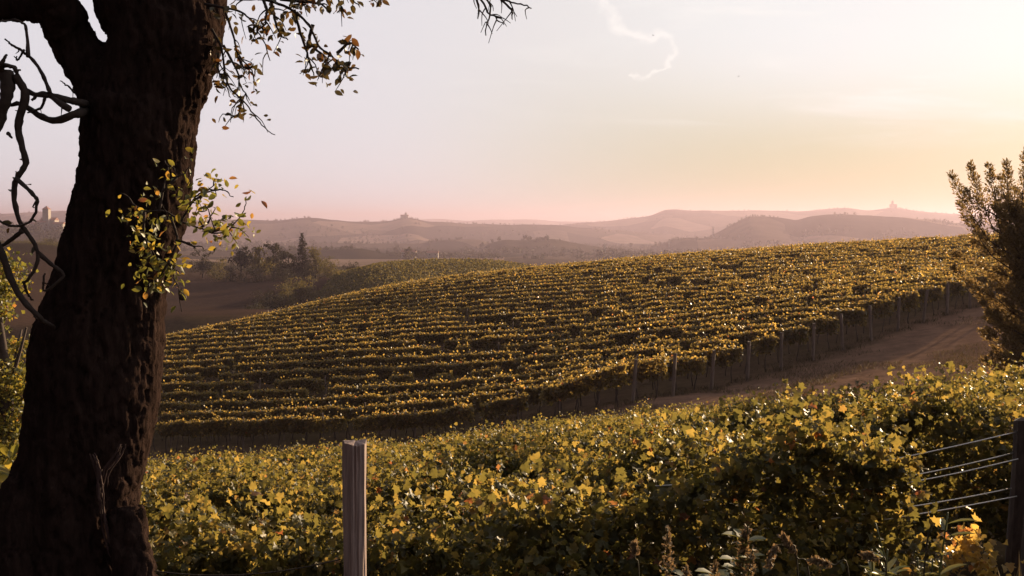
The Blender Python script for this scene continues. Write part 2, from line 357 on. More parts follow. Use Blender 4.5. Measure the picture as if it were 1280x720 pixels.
m1 = nt.nodes.new('ShaderNodeMix'); m1.data_type = 'RGBA'; m1.blend_type = 'MULTIPLY'; m1.inputs[0].default_value = 1; L(mx.outputs[2], m1.inputs[6]); L(r1, m1.inputs[7])
m2 = nt.nodes.new('ShaderNodeMix'); m2.data_type = 'RGBA'; m2.blend_type = 'MULTIPLY'; m2.inputs[0].default_value = 1; L(m1.outputs[2], m2.inputs[6]); L(r2, m2.inputs[7])
p = nt.nodes.new('ShaderNodeBsdfPrincipled'); p.inputs['Roughness'].default_value = 1; p.inputs['Specular IOR Level'].default_value = 0; L(m2.outputs[2], p.inputs['Base Color'])
b = nt.nodes.new('ShaderNodeBump'); b.inputs['Strength'].default_value = .8; b.inputs['Distance'].default_value = .12; L(n1.outputs[0], b.inputs['Height']); L(b.outputs[0], p.inputs['Normal'])
L(p.outputs[0], out.inputs[0]); M['ground'] = m

# ------------------------------------------------------------------ ground sheet to the horizon
rs = np.concatenate([np.linspace(0.0, 3, 8)[1:], np.exp(np.linspace(math.log(3.15), math.log(12500), 560))])
azs = np.concatenate([np.linspace(-180, -42, 60, endpoint=False), np.linspace(-42, 42, 420, endpoint=False), np.linspace(42, 180, 60, endpoint=False)]) * np.pi / 180
RR, AA = np.meshgrid(rs, azs, indexing='ij')
gx, gy = (RR * np.sin(AA)).ravel(), (RR * np.cos(AA)).ravel()
gz = terrain(gx, gy)
nr, na = RR.shape
idx = np.arange(nr * na).reshape(nr, na)
q = np.stack([idx[:-1, :], np.roll(idx, -1, 1)[:-1, :], np.roll(idx, -1, 1)[1:, :], idx[1:, :]], -1).reshape(-1, 4)
GV = np.column_stack([gx, gy, gz])
me = raw_mesh('ground', GV, q[:, ::-1], M['ground'], smooth=True)
# fill the little disc under the camera with one more ring of triangles is not needed: the first ring is tiny
land = np.zeros((len(GV), 4), np.float32)
soil, grass_c, field_c, track_c = np.array((.090, .057, .043)), np.array((.07, .053, .028)), np.array((.044, .028, .022)), np.array((.15, .092, .068))
wv = fbm(np.column_stack([gx * .12, gy * .12, gx * 0]), 4)
land[:, :3] = grass_c + np.clip(wv + .3, 0, 1)[:, None] * (soil - grass_c)
# the bare headland and track round the foot of the hill
hl = np.array([(-80, 70), (-40, 62), (-20, 53), (-6, 44.5), (6, 41), (14, 43.5), (22, 49), (32, 58), (50, 74), (80, 96)], float)
def seg_dist(x, y, pl):
    best = np.full(len(x), 1e9)
    for a0, b0 in zip(pl[:-1], pl[1:]):
        e = b0 - a0; t = np.clip(((x - a0[0]) * e[0] + (y - a0[1]) * e[1]) / (e @ e), 0, 1)
        best = np.minimum(best, np.hypot(x - a0[0] - t * e[0], y - a0[1] - t * e[1]))
    return best
hd = seg_dist(gx, gy, hl)
tw = sstep(8.5, 4.0, hd + 2.0 * wv)[:, None] * .9
land[:, :3] = land[:, :3] * (1 - tw) + track_c * tw
fw = sstep(140, 180, gy)[:, None]
land[:, :3] = land[:, :3] * (1 - fw) + field_c * fw
land[:, 3] = sstep(350, 480, RR.ravel())
ca = me.attributes.new('land', 'FLOAT_COLOR', 'POINT'); ca.data.foreach_set('color', land.ravel())
tag(link('ground', me), 'rolling brown and green land of vineyards, fields and far ridges', 'ground', kind='structure')

# ------------------------------------------------------------------ haze
hm, nt, out = material('haze_air')
pv = nt.nodes.new('ShaderNodeVolumePrincipled'); pv.inputs['Density'].default_value = 1.7e-4
pv.inputs['Color'].default_value = (.455, .37, .46, 1); pv.inputs['Anisotropy'].default_value = .4
nt.links.new(pv.outputs[0], out.inputs['Volume'])
x0, x1, y0, y1, z0, z1 = -13500, 13500, -13500, 13500, float(gz.min()) - 1.5, max(float(gz.max()) + 45, 60.)
HB = np.array([(x, y, z) for z in (z0, z1) for (x, y) in ((x0, y0), (x1, y0), (x1, y1), (x0, y1))])
me = raw_mesh('haze', HB, np.array([(3, 2, 1, 0), (4, 5, 6, 7), (0, 1, 5, 4), (1, 2, 6, 5), (2, 3, 7, 6), (3, 0, 4, 7)]), hm)
tag(link('haze', me), 'pink evening haze lying over the valley and far hills', 'haze', kind='stuff')

# ------------------------------------------------------------------ vine rows
def wobble(t, seed, scale): return vnoise(np.column_stack([t / scale, t * 0 + seed * 7.13, t * 0 + 3.3]))
def vine_foliage(name, ends, density, size, seed, template, parent, origin, top=1.9, bottom=.6, halfw=.27, core=24, gap=.0, cut=None, var=.3, shoot=.26, ct=(KITE_V, KITE_F), cs=.26, rough=1., mat='vine'):
    (xa, ya), (xb, yb) = ends
    Ln = math.hypot(xb - xa, yb - ya); d = np.array(((xb - xa) / Ln, (yb - ya) / Ln)); nrm = np.array((-d[1], d[0]))
    def scatter(n, inner):
        t = rng.random(n) * Ln
        vig = .5 + wobble(t, seed, 1.15) + .5 * wobble(t, seed + 50, 4.5)        # vigour of each plant
        keep = rng.random(n) < np.clip(.62 + 1.1 * vig, .15 if gap == 0 else 0., 1)
        if gap > 0: keep &= (vnoise(np.column_stack([t / 1.6, t * 0 + seed * 3.7, t * 0 + 9.1])) > -.5 + gap)
        t, vig = t[keep], vig[keep]; n = len(t)
        rag = .4 + .6 * np.exp(-(t / 34.) ** 2) if Ln > 26 and top > 1.6 else 1.0
        tp = top + var * rag * (vig - .5) + .16 * rough * wobble(t, seed + 9, .45)
        bt = bottom + .3 * wobble(t, seed + 21, .8)
        a = rng.random(n)
        h = bt + (tp - bt) * (a ** .8)
        rel = (h - bt) / (tp - bt)
        w = halfw * (1 + .7 * wobble(t, seed + 33, .7)) * (.75 + .5 * np.sin(np.pi * np.clip(rel, 0, 1) ** .8))
        side = rng.choice([-1, 1], n)
        lump = fbm(np.column_stack([t / .42, h / .34 + side * 9, t * 0 + seed * 1.9]), 2)
        w = w * (1 + .85 * rough * lump).clip(.25, 2.2)
        s = side * w * (rng.random(n) * .7 if inner else 1 - .6 * rng.random(n) ** 1.6)
        if not inner:                                                            # shoots sticking out of the top and sides
            sh = rng.random(n) < .05 * rag
            h = np.where(sh, tp + rng.random(n) ** 2 * shoot, h); s = np.where(sh, s * .5, s)
        else: h = np.minimum(h, tp - .15)
        x = xa + d[0] * t + nrm[0] * s; y = ya + d[1] * t + nrm[1] * s
        z = terrain(xa + d[0] * t, ya + d[1] * t) + h
        outw = np.column_stack([nrm[0] * side, nrm[1] * side, np.zeros(n)])
        N = outw * .5 + np.array((0, 0, .4)) * (.4 + rel[:, None]) + rand_dirs(n) * 1.0
        T = np.array((0, 0, -.7)) + outw * .3 + rand_dirs(n) * .8
        return np.column_stack([x, y, z]), N, T
    P, N, T = scatter(int(Ln * density), False)
    if cut is not None:
        k = cut(P); P, N, T = P[k], N[k], T[k]
    s = size * (.5 + .85 * rng.random(len(P)))
    V1, F1 = leaf_arrays(P - origin, N, T, s, *template); t1 = np.repeat(np.clip(rng.random(len(P)), 0, 1), len(template[1]))
    P, N, T = scatter(int(Ln * core), True)
    if cut is not None:
        k = cut(P); P, N, T = P[k], N[k], T[k]
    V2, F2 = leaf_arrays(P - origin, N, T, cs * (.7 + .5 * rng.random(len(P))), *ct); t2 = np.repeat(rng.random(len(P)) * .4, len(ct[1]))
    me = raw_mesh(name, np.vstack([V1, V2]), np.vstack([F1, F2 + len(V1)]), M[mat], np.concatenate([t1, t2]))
    return link(name, me, parent)
def trunk_proto():
    outm = []
    for k in range(4):
        tb = Tubes(); z = np.linspace(-.1, .95, 7)
        tb.add(np.column_stack([.05 * np.sin(z * 5 + k), .05 * np.cos(z * 4 + 2 * k), z]), np.linspace(.035, .022, 7), 6)
        o = tb.build('trunk', M['vine_trunk']); outm.append(o.data); bpy.data.objects.remove(o)
    return outm
TRUNKS = trunk_proto()
def square_post(w, h, mat, top_chip=.0, name='post'):
    n = 9; z = np.linspace(-.3, h, n); tb_V = []
    k = 8
    for i, zz in enumerate(z):
        for j in range(k):
            a_ = j / k * 2 * np.pi + .2
            rr = w * .5 * (1 + .1 * math.sin(3 * a_ + zz * 2) + .06 * math.sin(5 * zz + j))
            tb_V.append((rr * math.cos(a_), rr * math.sin(a_), zz + (top_chip * math.sin(2 * a_) if i == n - 1 else 0)))
    Fq = [(i * k + j, i * k + (j + 1) % k, (i + 1) * k + (j + 1) % k, (i + 1) * k + j) for i in range(n - 1) for j in range(k)]
    me = bpy.data.meshes.new(name); me.from_pydata(tb_V, [], Fq + [tuple((n - 1) * k + j for j in range(k))]); me.materials.append(mat); me.update(); return me
POST = square_post(.085, 1.98, M['post_far'], name='post')
ENDPOST = square_post(.165, 2.0, M['post_far'], .01, name='end_post')
DARKPOST = square_post(.14, 2.08, M['vine_trunk'], .01, name='end_post')
ORD = ['first', 'second', 'third', 'fourth', 'fifth', 'sixth', 'seventh', 'eighth', 'ninth', 'tenth', 'eleventh', 'twelfth', 'thirteenth', 'fourteenth', 'fifteenth', 'sixteenth', 'seventeenth', 'eighteenth', 'nineteenth', 'twentieth']
TENS = ['twenty', 'thirty', 'forty']
def ordinal(n):
    if n <= 20: return ORD[n - 1]
    t_, u_ = divmod(n, 10); return ('thirtieth' if t_ == 3 else 'fortieth') if u_ == 0 else TENS[t_ - 2] + '-' + ORD[u_ - 1]

# the hillside across the track: rows run left and away from the posts along the headland
RD = np.array((-.857, .515))
hill_ends = [(5.45, 44.5)] + [(7.5 + 2.11 * i, 46 + 1.6 * i) for i in range(11)]
e = np.array(hill_ends[-1])
for k in range(20):
    e = e + np.array((2.25, 1.5)) * (1.0 if k < 8 else .95); hill_ends.append(tuple(e))
# crest line of the hill: rows are clipped a little way behind it
n_hill = len(hill_ends)
for i, E in enumerate(hill_ends):
    E = np.array(E)
    # left end: where the row leaves the view well behind the old tree, or runs over the back of the hill
    t = np.linspace(0, 140, 281); X, Y = E[0] + RD[0] * t, E[1] + RD[1] * t
    ok = (X > -.47 * Y) & (Y < 132 - .12 * np.abs(X))
    if not ok[1]: continue
    tl = t[np.argmax(~ok)] if (~ok).any() else t[-1]
    if tl < 4: continue
    Lft = E + RD * tl
    z = tz(*E)
    if i == 0: lab = 'lowest vine row of the hillside, its whole face seen above the bare track'
    elif i == n_hill - 1: lab = 'hindmost vine row on the hill crest'
    else: lab = '%s vine row up the hillside, counting its end posts from the foot of the hill' % ordinal(i + 1)
    root = empty('vine_row', (E[0], E[1], z), lab, 'vine row', 'vine rows on the hillside')
    org = np.array((E[0], E[1], z))
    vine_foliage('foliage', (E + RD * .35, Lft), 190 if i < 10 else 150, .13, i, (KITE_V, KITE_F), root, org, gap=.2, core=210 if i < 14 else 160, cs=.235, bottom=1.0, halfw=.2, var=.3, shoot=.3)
    ep = link('end_post', ENDPOST, root); ep.rotation_euler = (R(random.uniform(-2, 2)), R(-4 + random.uniform(-2, 2)), random.random() * 6)
    for s in np.arange(6, tl, 6.2):
        pp = E + RD * s; po = link('post', POST, root); po.location = (pp[0] - E[0], pp[1] - E[1], tz(*pp) - z)
        po.rotation_euler = (R(random.uniform(-2, 2)), R(random.uniform(-2, 2)), random.random() * 6)
    for s in np.arange(.8, tl if i < 2 else min(tl, 9), 1.05)[:100]:
        pp = E + RD * s; po = link('trunk', TRUNKS[int(s * 7) % 4], root); po.location = (pp[0] - E[0], pp[1] - E[1], tz(*pp) - z)
        po.rotation_euler = (0, 0, random.random() * 6)

# the near slope: rows across the view, falling away to the track
near_edge = np.array([(24.0, 17.5), (26.0, 12.6), (28, 10.3), (36, 5.5), (38, -.6), (40, -14)], float)
YS = [6.2 + 2.3 * j for j in range(15)]
for j, Y in enumerate(YS):
    xl, xr = -.6 * Y - 1.5, .62 * Y + 2
    if Y > 24: xr = float(np.interp(Y, near_edge[:, 0], near_edge[:, 1]))
    if j == 0: xr = 2.62
    z = tz(xl, Y); org = np.array((xl, Y, z))
    if j == 0: lab = 'front vine row of the near slope, cut short before bare trellis wires'
    elif j == len(YS) - 1: lab = 'hindmost vine row of the near slope, beside the bare track'
    else: lab = '%s vine row of the near slope, counting back from the wooden post' % ordinal(j + 1)
    root = empty('vine_row', tuple(org), lab, 'vine row', 'vine rows on the near slope')
    dens, size, tpl = (2100, .057, (GRAPE_V, GRAPE_F)) if j < 3 else ((1400, .056, (GRAPE_V, GRAPE_F)) if j < 6 else (760, .07, (KITE_V, KITE_F)))
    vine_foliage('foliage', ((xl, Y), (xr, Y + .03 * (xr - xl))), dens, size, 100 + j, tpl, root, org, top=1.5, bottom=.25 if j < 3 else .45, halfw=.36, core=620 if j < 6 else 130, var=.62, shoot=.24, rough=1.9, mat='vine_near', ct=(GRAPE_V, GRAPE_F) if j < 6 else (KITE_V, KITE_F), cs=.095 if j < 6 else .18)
    for s in np.arange(xl + .8, xr - .5, 5.5) if j > 10 else []:
        yy = Y + .03 * (s - xl); po = link('post', POST, root); po.location = (s - xl, yy - Y, tz(s, yy) - z - .42); po.rotation_euler = (0, R(random.uniform(-2, 2)), random.random() * 6)
    if j == 0:
        y_ = lambda s: Y + .03 * (s - xl)
        ep = link('end_post', DARKPOST, root); xe = 3.31; ep.location = (xe - xl, y_(xe) - Y, tz(xe, y_(xe)) - z - .58); ep.rotation_euler = (0, R(2), .4)
        for hgt, off in ((1.42, 0), (1.285, .03), (1.262, -.03), (1.06, .03), (1.02, -.03)):
            xs = np.linspace(.9, xe, 24); zz = terrain(xs, y_(xs))
            sm = np.polyval(np.polyfit(xs, zz, 2), xs)
            tb = Tubes(); tb.add(np.column_stack([xs - xl, y_(xs) - Y + off, sm - z + hgt + .012 * np.sin(xs * 2.2 + hgt * 9)]), .0042, 5)
            tb.build('wire', M['wire'], root)
        for s in np.arange(xl + .5, xr, 1.0):
            po = link('trunk', TRUNKS[int(s * 7) % 4], root); po.location = (s - xl, y_(s) - Y, tz(s, y_(s)) - z); po.rotation_euler = (0, 0, random.random() * 6)
        # a loose reddish shoot hanging in the bare wires
        n = 150; a_ = rng.random(n); cx = 2.8 + .35 * a_ + rng.normal(0, .06, n); cz = tz(3, y_(3)) + .55 + .28 * np.sin(a_ * 5) * .6 + rng.normal(0, .09, n) + .25 * a_
        P = np.column_stack([cx, np.full(n, y_(3) - .1) + rng.normal(0, .06, n), cz]) - org
        me = leaf_mesh('red_shoot', P, rand_dirs(n) + (0, -.3, .4), rand_dirs(n) * .7 + (0, 0, -.7), (.035 + .035 * rng.random(n)), GRAPE_V, GRAPE_F, M['vine'], .7 + .3 * rng.random(n))
        o = link('red_shoot', me, root); o['label'] = 'reddish vine shoot hanging in the bare wires'

# ------------------------------------------------------------------ weathered post in front of the near rows
tp_ = at(435, 555, 4.6); zb = tz(tp_[0], tp_[1])
root = empty('fence_post', (tp_[0], tp_[1], zb), 'weathered grey wooden post standing before the front vine row', 'post')
hgt = tp_[2] - zb; n, k = 60, 40; V = []
for i in range(n):
    zz = -.3 + (hgt + .3) * i / (n - 1)
    for j in range(k):
        a_ = j / k * 2 * np.pi
        sq = 1 / max(abs(math.cos(a_)) ** 2.7 + abs(math.sin(a_)) ** 2.7, 1e-6) ** (1 / 2.7)
        V.append((.054 * sq * math.cos(a_), .054 * sq * math.sin(a_), zz))
V = np.array(V); a_ = np.arctan2(V[:, 1], V[:, 0])
g_ = fbm(np.column_stack([np.cos(a_) * 5, np.sin(a_) * 5, V[:, 2] * 1.3]), 4); cr_ = np.abs(fbm(np.column_stack([np.cos(a_) * 9, np.sin(a_) * 9, V[:, 2] * .7 + 40]), 2))
V[:, :2] *= (1 + .22 * g_ - .16 * np.exp(-(cr_ / .05) ** 2))[:, None]
V[:, 0] += .006 * np.sin(V[:, 2] * 3.1); lastr = V[:, 2] > hgt - 1e-6; V[lastr, 2] += .05 * fbm(V[lastr] * 18, 3) * .6 
Fq = [(i * k + j, i * k + (j + 1) % k, (i + 1) * k + (j + 1) % k, (i + 1) * k + j) for i in range(n - 1) for j in range(k)]
me = bpy.data.meshes.new('post'); V = np.vstack([V, [(0, 0, hgt + .004)]])
me.from_pydata(V.tolist(), [], Fq + [((n - 1) * k + j, (n - 1) * k + (j + 1) % k, n * k) for j in range(k)]); me.update()
o = link('post', me, root, M['post']); o.rotation_euler = (0, R(1.0), .35)
tb = Tubes(); aw = np.array((-.05, .0, hgt - .56)); bw = at(150, 716, 4.75) - np.array(root.location)
xs = np.linspace(0, 1, 14)[:, None]; tb.add(aw + (bw - aw) * xs - np.array((0, 0, .06)) * (4 * xs * (1 - xs)), .003, 5); tb.build('wire', M['twig'], root)

# ------------------------------------------------------------------ trees of the valley
def crown_mesh(name, lobes, n, size, mat, parent, template=(KITE_V, KITE_F), shell=.55):
    """lobes: (x, y, z, rx, rz) puffs of leaf clumps"""
    lobes = np.array(lobes, float); vol = lobes[:, 3] ** 2 * lobes[:, 4]; pr = vol ** .67; pr /= pr.sum()
    nc = max(n // 26, 6)
    li = rng.choice(len(lobes), nc, p=pr); dr = rand_dirs(nc); rr = (shell + (1 - shell) * rng.random(nc)) 
    C = lobes[li, :3] + dr * rr[:, None] * np.column_stack([lobes[li, 3], lobes[li, 3], lobes[li, 4]])
    ci = rng.integers(0, nc, n); cs = .16 * lobes[li[ci], 3] * (.6 + .9 * rng.random(n)) + size * .3
    P = C[ci] + rng.normal(size=(n, 3)) * cs[:, None] * (1, 1, .7)
    N = dr[ci] * .5 + rand_dirs(n) * .8 + (0, 0, .25)
    me = leaf_mesh(name, P, N, rand_dirs(n) + (0, 0, -.3), size * (.6 + .8 * rng.random(n)), *template, mat, np.clip(rng.random(n) * .7 + .3 * rng.random(nc)[ci], 0, 1))
    return link(name, me, parent)
def tree(kind, px, d, top_y, width_px, label, cat, group=None, mat='crown_dark', n=1500, lobes_n=7, low=.18, size=None, seed=None):
    x = (px - 640) / F * d; z = tz(x, d); H = (HZ - top_y) / F * d - z; W = width_px / F * d / 2 * 1.4
    root = empty(kind, (x, d, z), label, cat, group)
    tb = Tubes(); hs = np.linspace(-.3, H * .8, 6)
    tb.add(np.column_stack([.03 * H * np.sin(hs / H * 4), 0 * hs, hs]), np.linspace(.028 * H + .05, .01 * H, 6), 7)
    for k in range(5):
        a_ = k * 2.4 + random.random(); h0 = H * random.uniform(.25, .5)
        tb.add(spline([(0, 0, h0), (W * .4 * math.cos(a_), W * .4 * math.sin(a_), h0 + H * .12), (W * .75 * math.cos(a_), W * .75 * math.sin(a_), h0 + H * .28)], 5), np.linspace(.012 * H, .004 * H, 5), 5)
    tb.build('trunk', M['vine_trunk'], root)
    lb = []; n = int(n * 1.7)
    for k in range(lobes_n):
        a_ = random.random() * 6.3; h = random.uniform(low + .15, .9); rad = W * (1 - .75 * abs(h - .5) ** 1.3) * random.uniform(.1, .6)
        r_ = W * random.uniform(.38, .6) * (1.1 - .45 * h)
        lb.append((rad * math.cos(a_), rad * math.sin(a_), min(H * h, H - r_ * .8), r_, r_ * random.uniform(.6, .95)))
    lb.append((0, 0, H - min(W * .38, H * .3), W * .42, min(W * .38, H * .3)))
    for k in range(4): lb.append((W * .35 * math.cos(k * 1.57), W * .35 * math.sin(k * 1.57), H * (low + .2), W * .62, H * .24))
    crown_mesh('crown', lb, n, size or .075 * max(H, 4) ** .8, M[mat], root)
    return root
def spruce(px, d, top_y, width_px, label, cat):
    x = (px - 640) / F * d; z = tz(x, d); H = (HZ - top_y) / F * d - z; W = width_px / F * d / 2
    root = empty('spruce_tree', (x, d, z), label, cat)
    tb = Tubes(); tb.add([(0, 0, -.3), (0, 0, H * .5), (.1, 0, H)], [.25, .15, .03], 7); tb.build('trunk', M['vine_trunk'], root)
    P, N, T = [], [], []
    for h in np.linspace(.08, .98, 30):
        w = W * (1 - h) ** .75 * (1 if h < .55 else .8) + .12
        for k in range(9):
            a_ = random.random() * 6.3; L_ = w * random.uniform(.5, 1.15)
            for s in np.arange(.1, 1, .28 / max(L_, .3)):
                for _ in range(2):
                    P.append((L_ * s * math.cos(a_) + random.gauss(0, .13), L_ * s * math.sin(a_) + random.gauss(0, .13), H * h - .25 * L_ * s + .18 * L_ * s * s + random.gauss(0, .13)))
                    N.append((random.gauss(0, .5), random.gauss(0, .5), 1)); T.append((math.cos(a_), math.sin(a_), -.3 + random.gauss(0, .3)))
    P, N, T = map(np.array, (P, N, T))
    link('crown', leaf_mesh('crown', P, N, T, .34 + .3 * rng.random(len(P)), KITE_V, KITE_F, M['crown_dark']), root)
TG = 'trees of the copse below the hills'
tree('broadleaf_tree', 253, 345, 311, 26, 'small round tree at the outer end of the copse, beside the old trunk', 'tree', TG, n=900)
tree('shrub', 274, 338, 322, 24, 'low pale shrub between the small round tree and the palm-shaped tree', 'shrub', 'shrubs of the copse', 'crown_light', 800, 5, .02)
tree('broadleaf_tree', 300, 332, 309, 24, 'slim tree with a fan-shaped palm-like top in the copse', 'tree', TG, n=900, low=.45)
tree('shrub', 287, 326, 330, 30, 'dark shrub under the palm-shaped tree', 'shrub', 'shrubs of the copse', 'crown_dark', 900, 5, .02)
tree('broadleaf_tree', 324, 335, 302, 28, 'tall pale-green tree with an open crown in mid copse', 'tree', TG, 'crown_light', 1300)
tree('broadleaf_tree', 342, 340, 303, 22, 'tall tree close beside the pale open-crowned tree', 'tree', TG, n=1100)
tree('shrub', 318, 322, 332, 40, 'broad shrub at the foot of the pale open-crowned tree', 'shrub', 'shrubs of the copse', 'crown_dark', 1200, 6, .02)
tree('broadleaf_tree', 360, 330, 308, 30, 'dense dark tree leaning against the spruce', 'tree', TG, n=1700, low=.05)
spruce(378, 328, 291, 30, 'dark ragged spruce, the tallest tree of the copse', 'tree')
tree('broadleaf_tree', 394, 334, 307, 24, 'pale feathery tree just behind the spruce', 'tree', TG, 'crown_light', 900)
tree('shrub', 350, 318, 333, 36, 'dark shrub at the foot of the dense dark tree', 'shrub', 'shrubs of the copse', 'crown_dark', 1100, 6, .02)
tree('broadleaf_tree', 413, 318, 321, 36, 'wide low olive-green tree at the end of the copse toward the vineyard spur', 'tree', TG, 'crown_light', 1500, 8, .05)
tree('shrub', 386, 312, 331, 34, 'dark shrub below the spruce', 'shrub', 'shrubs of the copse', 'crown_dark', 1100, 6, .02)
tree('broadleaf_tree', 442, 315, 326, 22, 'single dark round tree standing apart from the copse', 'tree', None, 'crown_dark', 1000, 6, .05)
tree('broadleaf_tree', 374, 250, 345, 34, 'sunlit yellow-green round tree in front of the copse', 'tree', None, 'crown_light', 1800, 8, .1)
tree('shrub', 337, 235, 363, 48, 'large dark bush at the edge of the brown field', 'shrub', None, 'crown_dark', 1900, 8, .0)
tree('shrub', 355, 240, 354, 34, 'olive bush between the large dark bush and the sunlit tree', 'shrub', None, 'crown_light', 1400, 7, .0)
tree('shrub', 398, 246, 362, 26, 'small bush with yellow tips beside the sunlit tree', 'shrub', None, 'crown_light', 1000, 6, .0)
tree('shrub', 318, 222, 379, 30, 'low bush at the hill edge below the brown field', 'shrub', None, 'crown_dark', 700, 5, .0)
# left of the old trunk
tree('broadleaf_tree', -6, 36, 306, 112, 'golden backlit tree behind the bare branches', 'tree', None, 'tree_leaf', 11000, 26, -.1, .15)
tree('broadleaf_tree', 64, 410, 294, 16, 'tiny dark tree on the hedge line behind the bare branches', 'tree', None, 'crown_dark', 500, 5, .1)
for px, w, ty, lab in ((8, 40, 298, 'first'), (34, 34, 297, 'second'), (58, 30, 298, 'third'), (82, 34, 299, 'fourth')):
    tree('hedge_shrub', px, 400, ty, w, '%s clipped green shrub of the field hedge, counted from the golden tree' % lab, 'shrub', 'shrubs of the field hedge', 'crown_light', 700, 6, .0)
# bush with big bright leaves close behind the trunk
x, d = (-4 - 640) / F * 7.5, 7.5; zb = tz(x, d)
root = empty('broadleaf_bush', (x, d, zb), 'leafy bright green bush close behind the old trunk', 'bush')
tb = Tubes()
for k in range(7): tb.add(spline([(0, 0, -.1), (random.uniform(-.3, .3), random.uniform(-.3, .3), .9), (random.uniform(-.6, .6), random.uniform(-.5, .5), 2.0)], 6), np.linspace(.02, .006, 6), 5)
tb.build('stem', M['twig'], root)
crown_mesh('foliage', [(0, 0, 1.9, .5, .45), (-.3, .1, 1.2, .6, .6), (.25, 0, 1.0, .5, .6), (0, 0, .5, .6, .5)], 1500, .1, M['tree_leaf'], root, (OVAL_V, OVAL_F))

# vineyard on the spur beyond: rows too far to count
P = []
for u in np.arange(-270, 40, 3.2):
    yy = np.arange(232, 300, .55); xx = u / F * 285 + (yy - 285) * .25 + rng.normal(0, .2, len(yy))
    P.append(np.column_stack([xx, yy + rng.normal(0, .2, len(yy))]))
P = np.vstack(P); P = P[(P[:, 0] > -50 + (290 - P[:, 1]) * .05)]
P = np.repeat(P, 5, 0) + rng.normal(0, .25, (len(P) * 5, 2)); zz = terrain(P[:, 0], P[:, 1]) + .5 + 1.3 * rng.random(len(P))
me = leaf_mesh('spur_vineyard_foliage', np.column_stack([P, zz]), rand_dirs(len(P)) + (0, 0, .4), rand_dirs(len(P)), .4 + .3 * rng.random(len(P)), KITE_V, KITE_F, M['crown_light'], rng.random(len(P)))
tag(link('spur_vineyard_foliage', me), 'distant vineyard covering the rounded spur beyond the near hill', 'vineyard', kind='stuff')

# far woods: crests and hollows dotted with trees
P, Sz = [], []
for d, w, cr in ridges:
    if d > 7000: continue
    cr = np.array(cr); us = rng.uniform(-680, 660, 620)
    dd = d * np.exp(rng.normal(0, .015, len(us)) - .01); cl = vnoise(np.column_stack([us / 26, us * 0 + d, us * 0])); k = cl > -.02
    us, dd = us[k], dd[k]; P.append(np.column_stack([us / F * dd, dd])); Sz.append(np.clip(rng.normal(7.5, 2.2, k.sum()), 3, 13) * (.55 + .25 * d / 5000))
us = rng.uniform(-680, 660, 9000); dd = np.exp(rng.uniform(math.log(1050), math.log(4800), len(us)))
xx, yy = us / F * dd, dd; k = vnoise(np.column_stack([xx / 170, yy / 330, xx * 0])) + .2 * vnoise(np.column_stack([xx / 60, yy / 90, xx * 0])) > .23
k |= np.abs(vnoise(np.column_stack([xx / 210, yy / 420, xx * 0 + 8]))) < .009
P.append(np.column_stack([xx, yy])[k]); Sz.append(np.clip(rng.normal(8, 2.5, k.sum()), 3, 14))
P = np.vstack(P); Sz = np.concatenate(Sz); zz = terrain(P[:, 0], P[:, 1])
nl = 34; C = np.repeat(np.column_stack([P, zz]), nl, 0); s = np.repeat(Sz, nl); dr = rand_dirs(len(C)); rr = rng.random(len(C)) ** .4
C = C + dr * rr[:, None] * np.column_stack([s * .42, s * .42, s * .46]) + np.column_stack([s * 0, s * 0, s * .42])
me = leaf_mesh('distant_woods', C, rand_dirs(len(C)) + dr, rand_dirs(len(C)), s * .3, KITE_V, KITE_F, M['crown_dark'])
tag(link('distant_woods', me), 'hazy woods and scattered trees over the far hills', 'woods', kind='stuff')

# ------------------------------------------------------------------ far buildings and pylons
def box(V, Fl, x0, x1, y0, y1, z0, z1):
    b_ = len(V); V += [(x0, y0, z0), (x1, y0, z0), (x1, y1, z0), (x0, y1, z0), (x0, y0, z1), (x1, y0, z1), (x1, y1, z1), (x0, y1, z1)]
    Fl += [tuple(b_ + i for i in f) for f in ((3, 2, 1, 0), (4, 5, 6, 7), (0, 1, 5, 4), (1, 2, 6, 5), (2, 3, 7, 6), (3, 0, 4, 7))]
def simple(name, V, Fl, mat, parent):
    me = bpy.data.meshes.new(name); me.from_pydata(V, [], Fl); me.update(); return link(name, me, parent, M[mat])
def gable(name, x0, x1, y0, y1, z0, h, parent, o=.5):
    V = [(x0 - o, y0 - o, z0), (x1 + o, y0 - o, z0), (x1 + o, y1 + o, z0), (x0 - o, y1 + o, z0), (x0 - o, (y0 + y1) / 2, z0 + h), (x1 + o, (y0 + y1) / 2, z0 + h)]
    return simple(name, V, [(3, 2, 1, 0), (0, 1, 5, 4), (2, 3, 4, 5), (0, 4, 3), (1, 2, 5)], 'roof', parent)
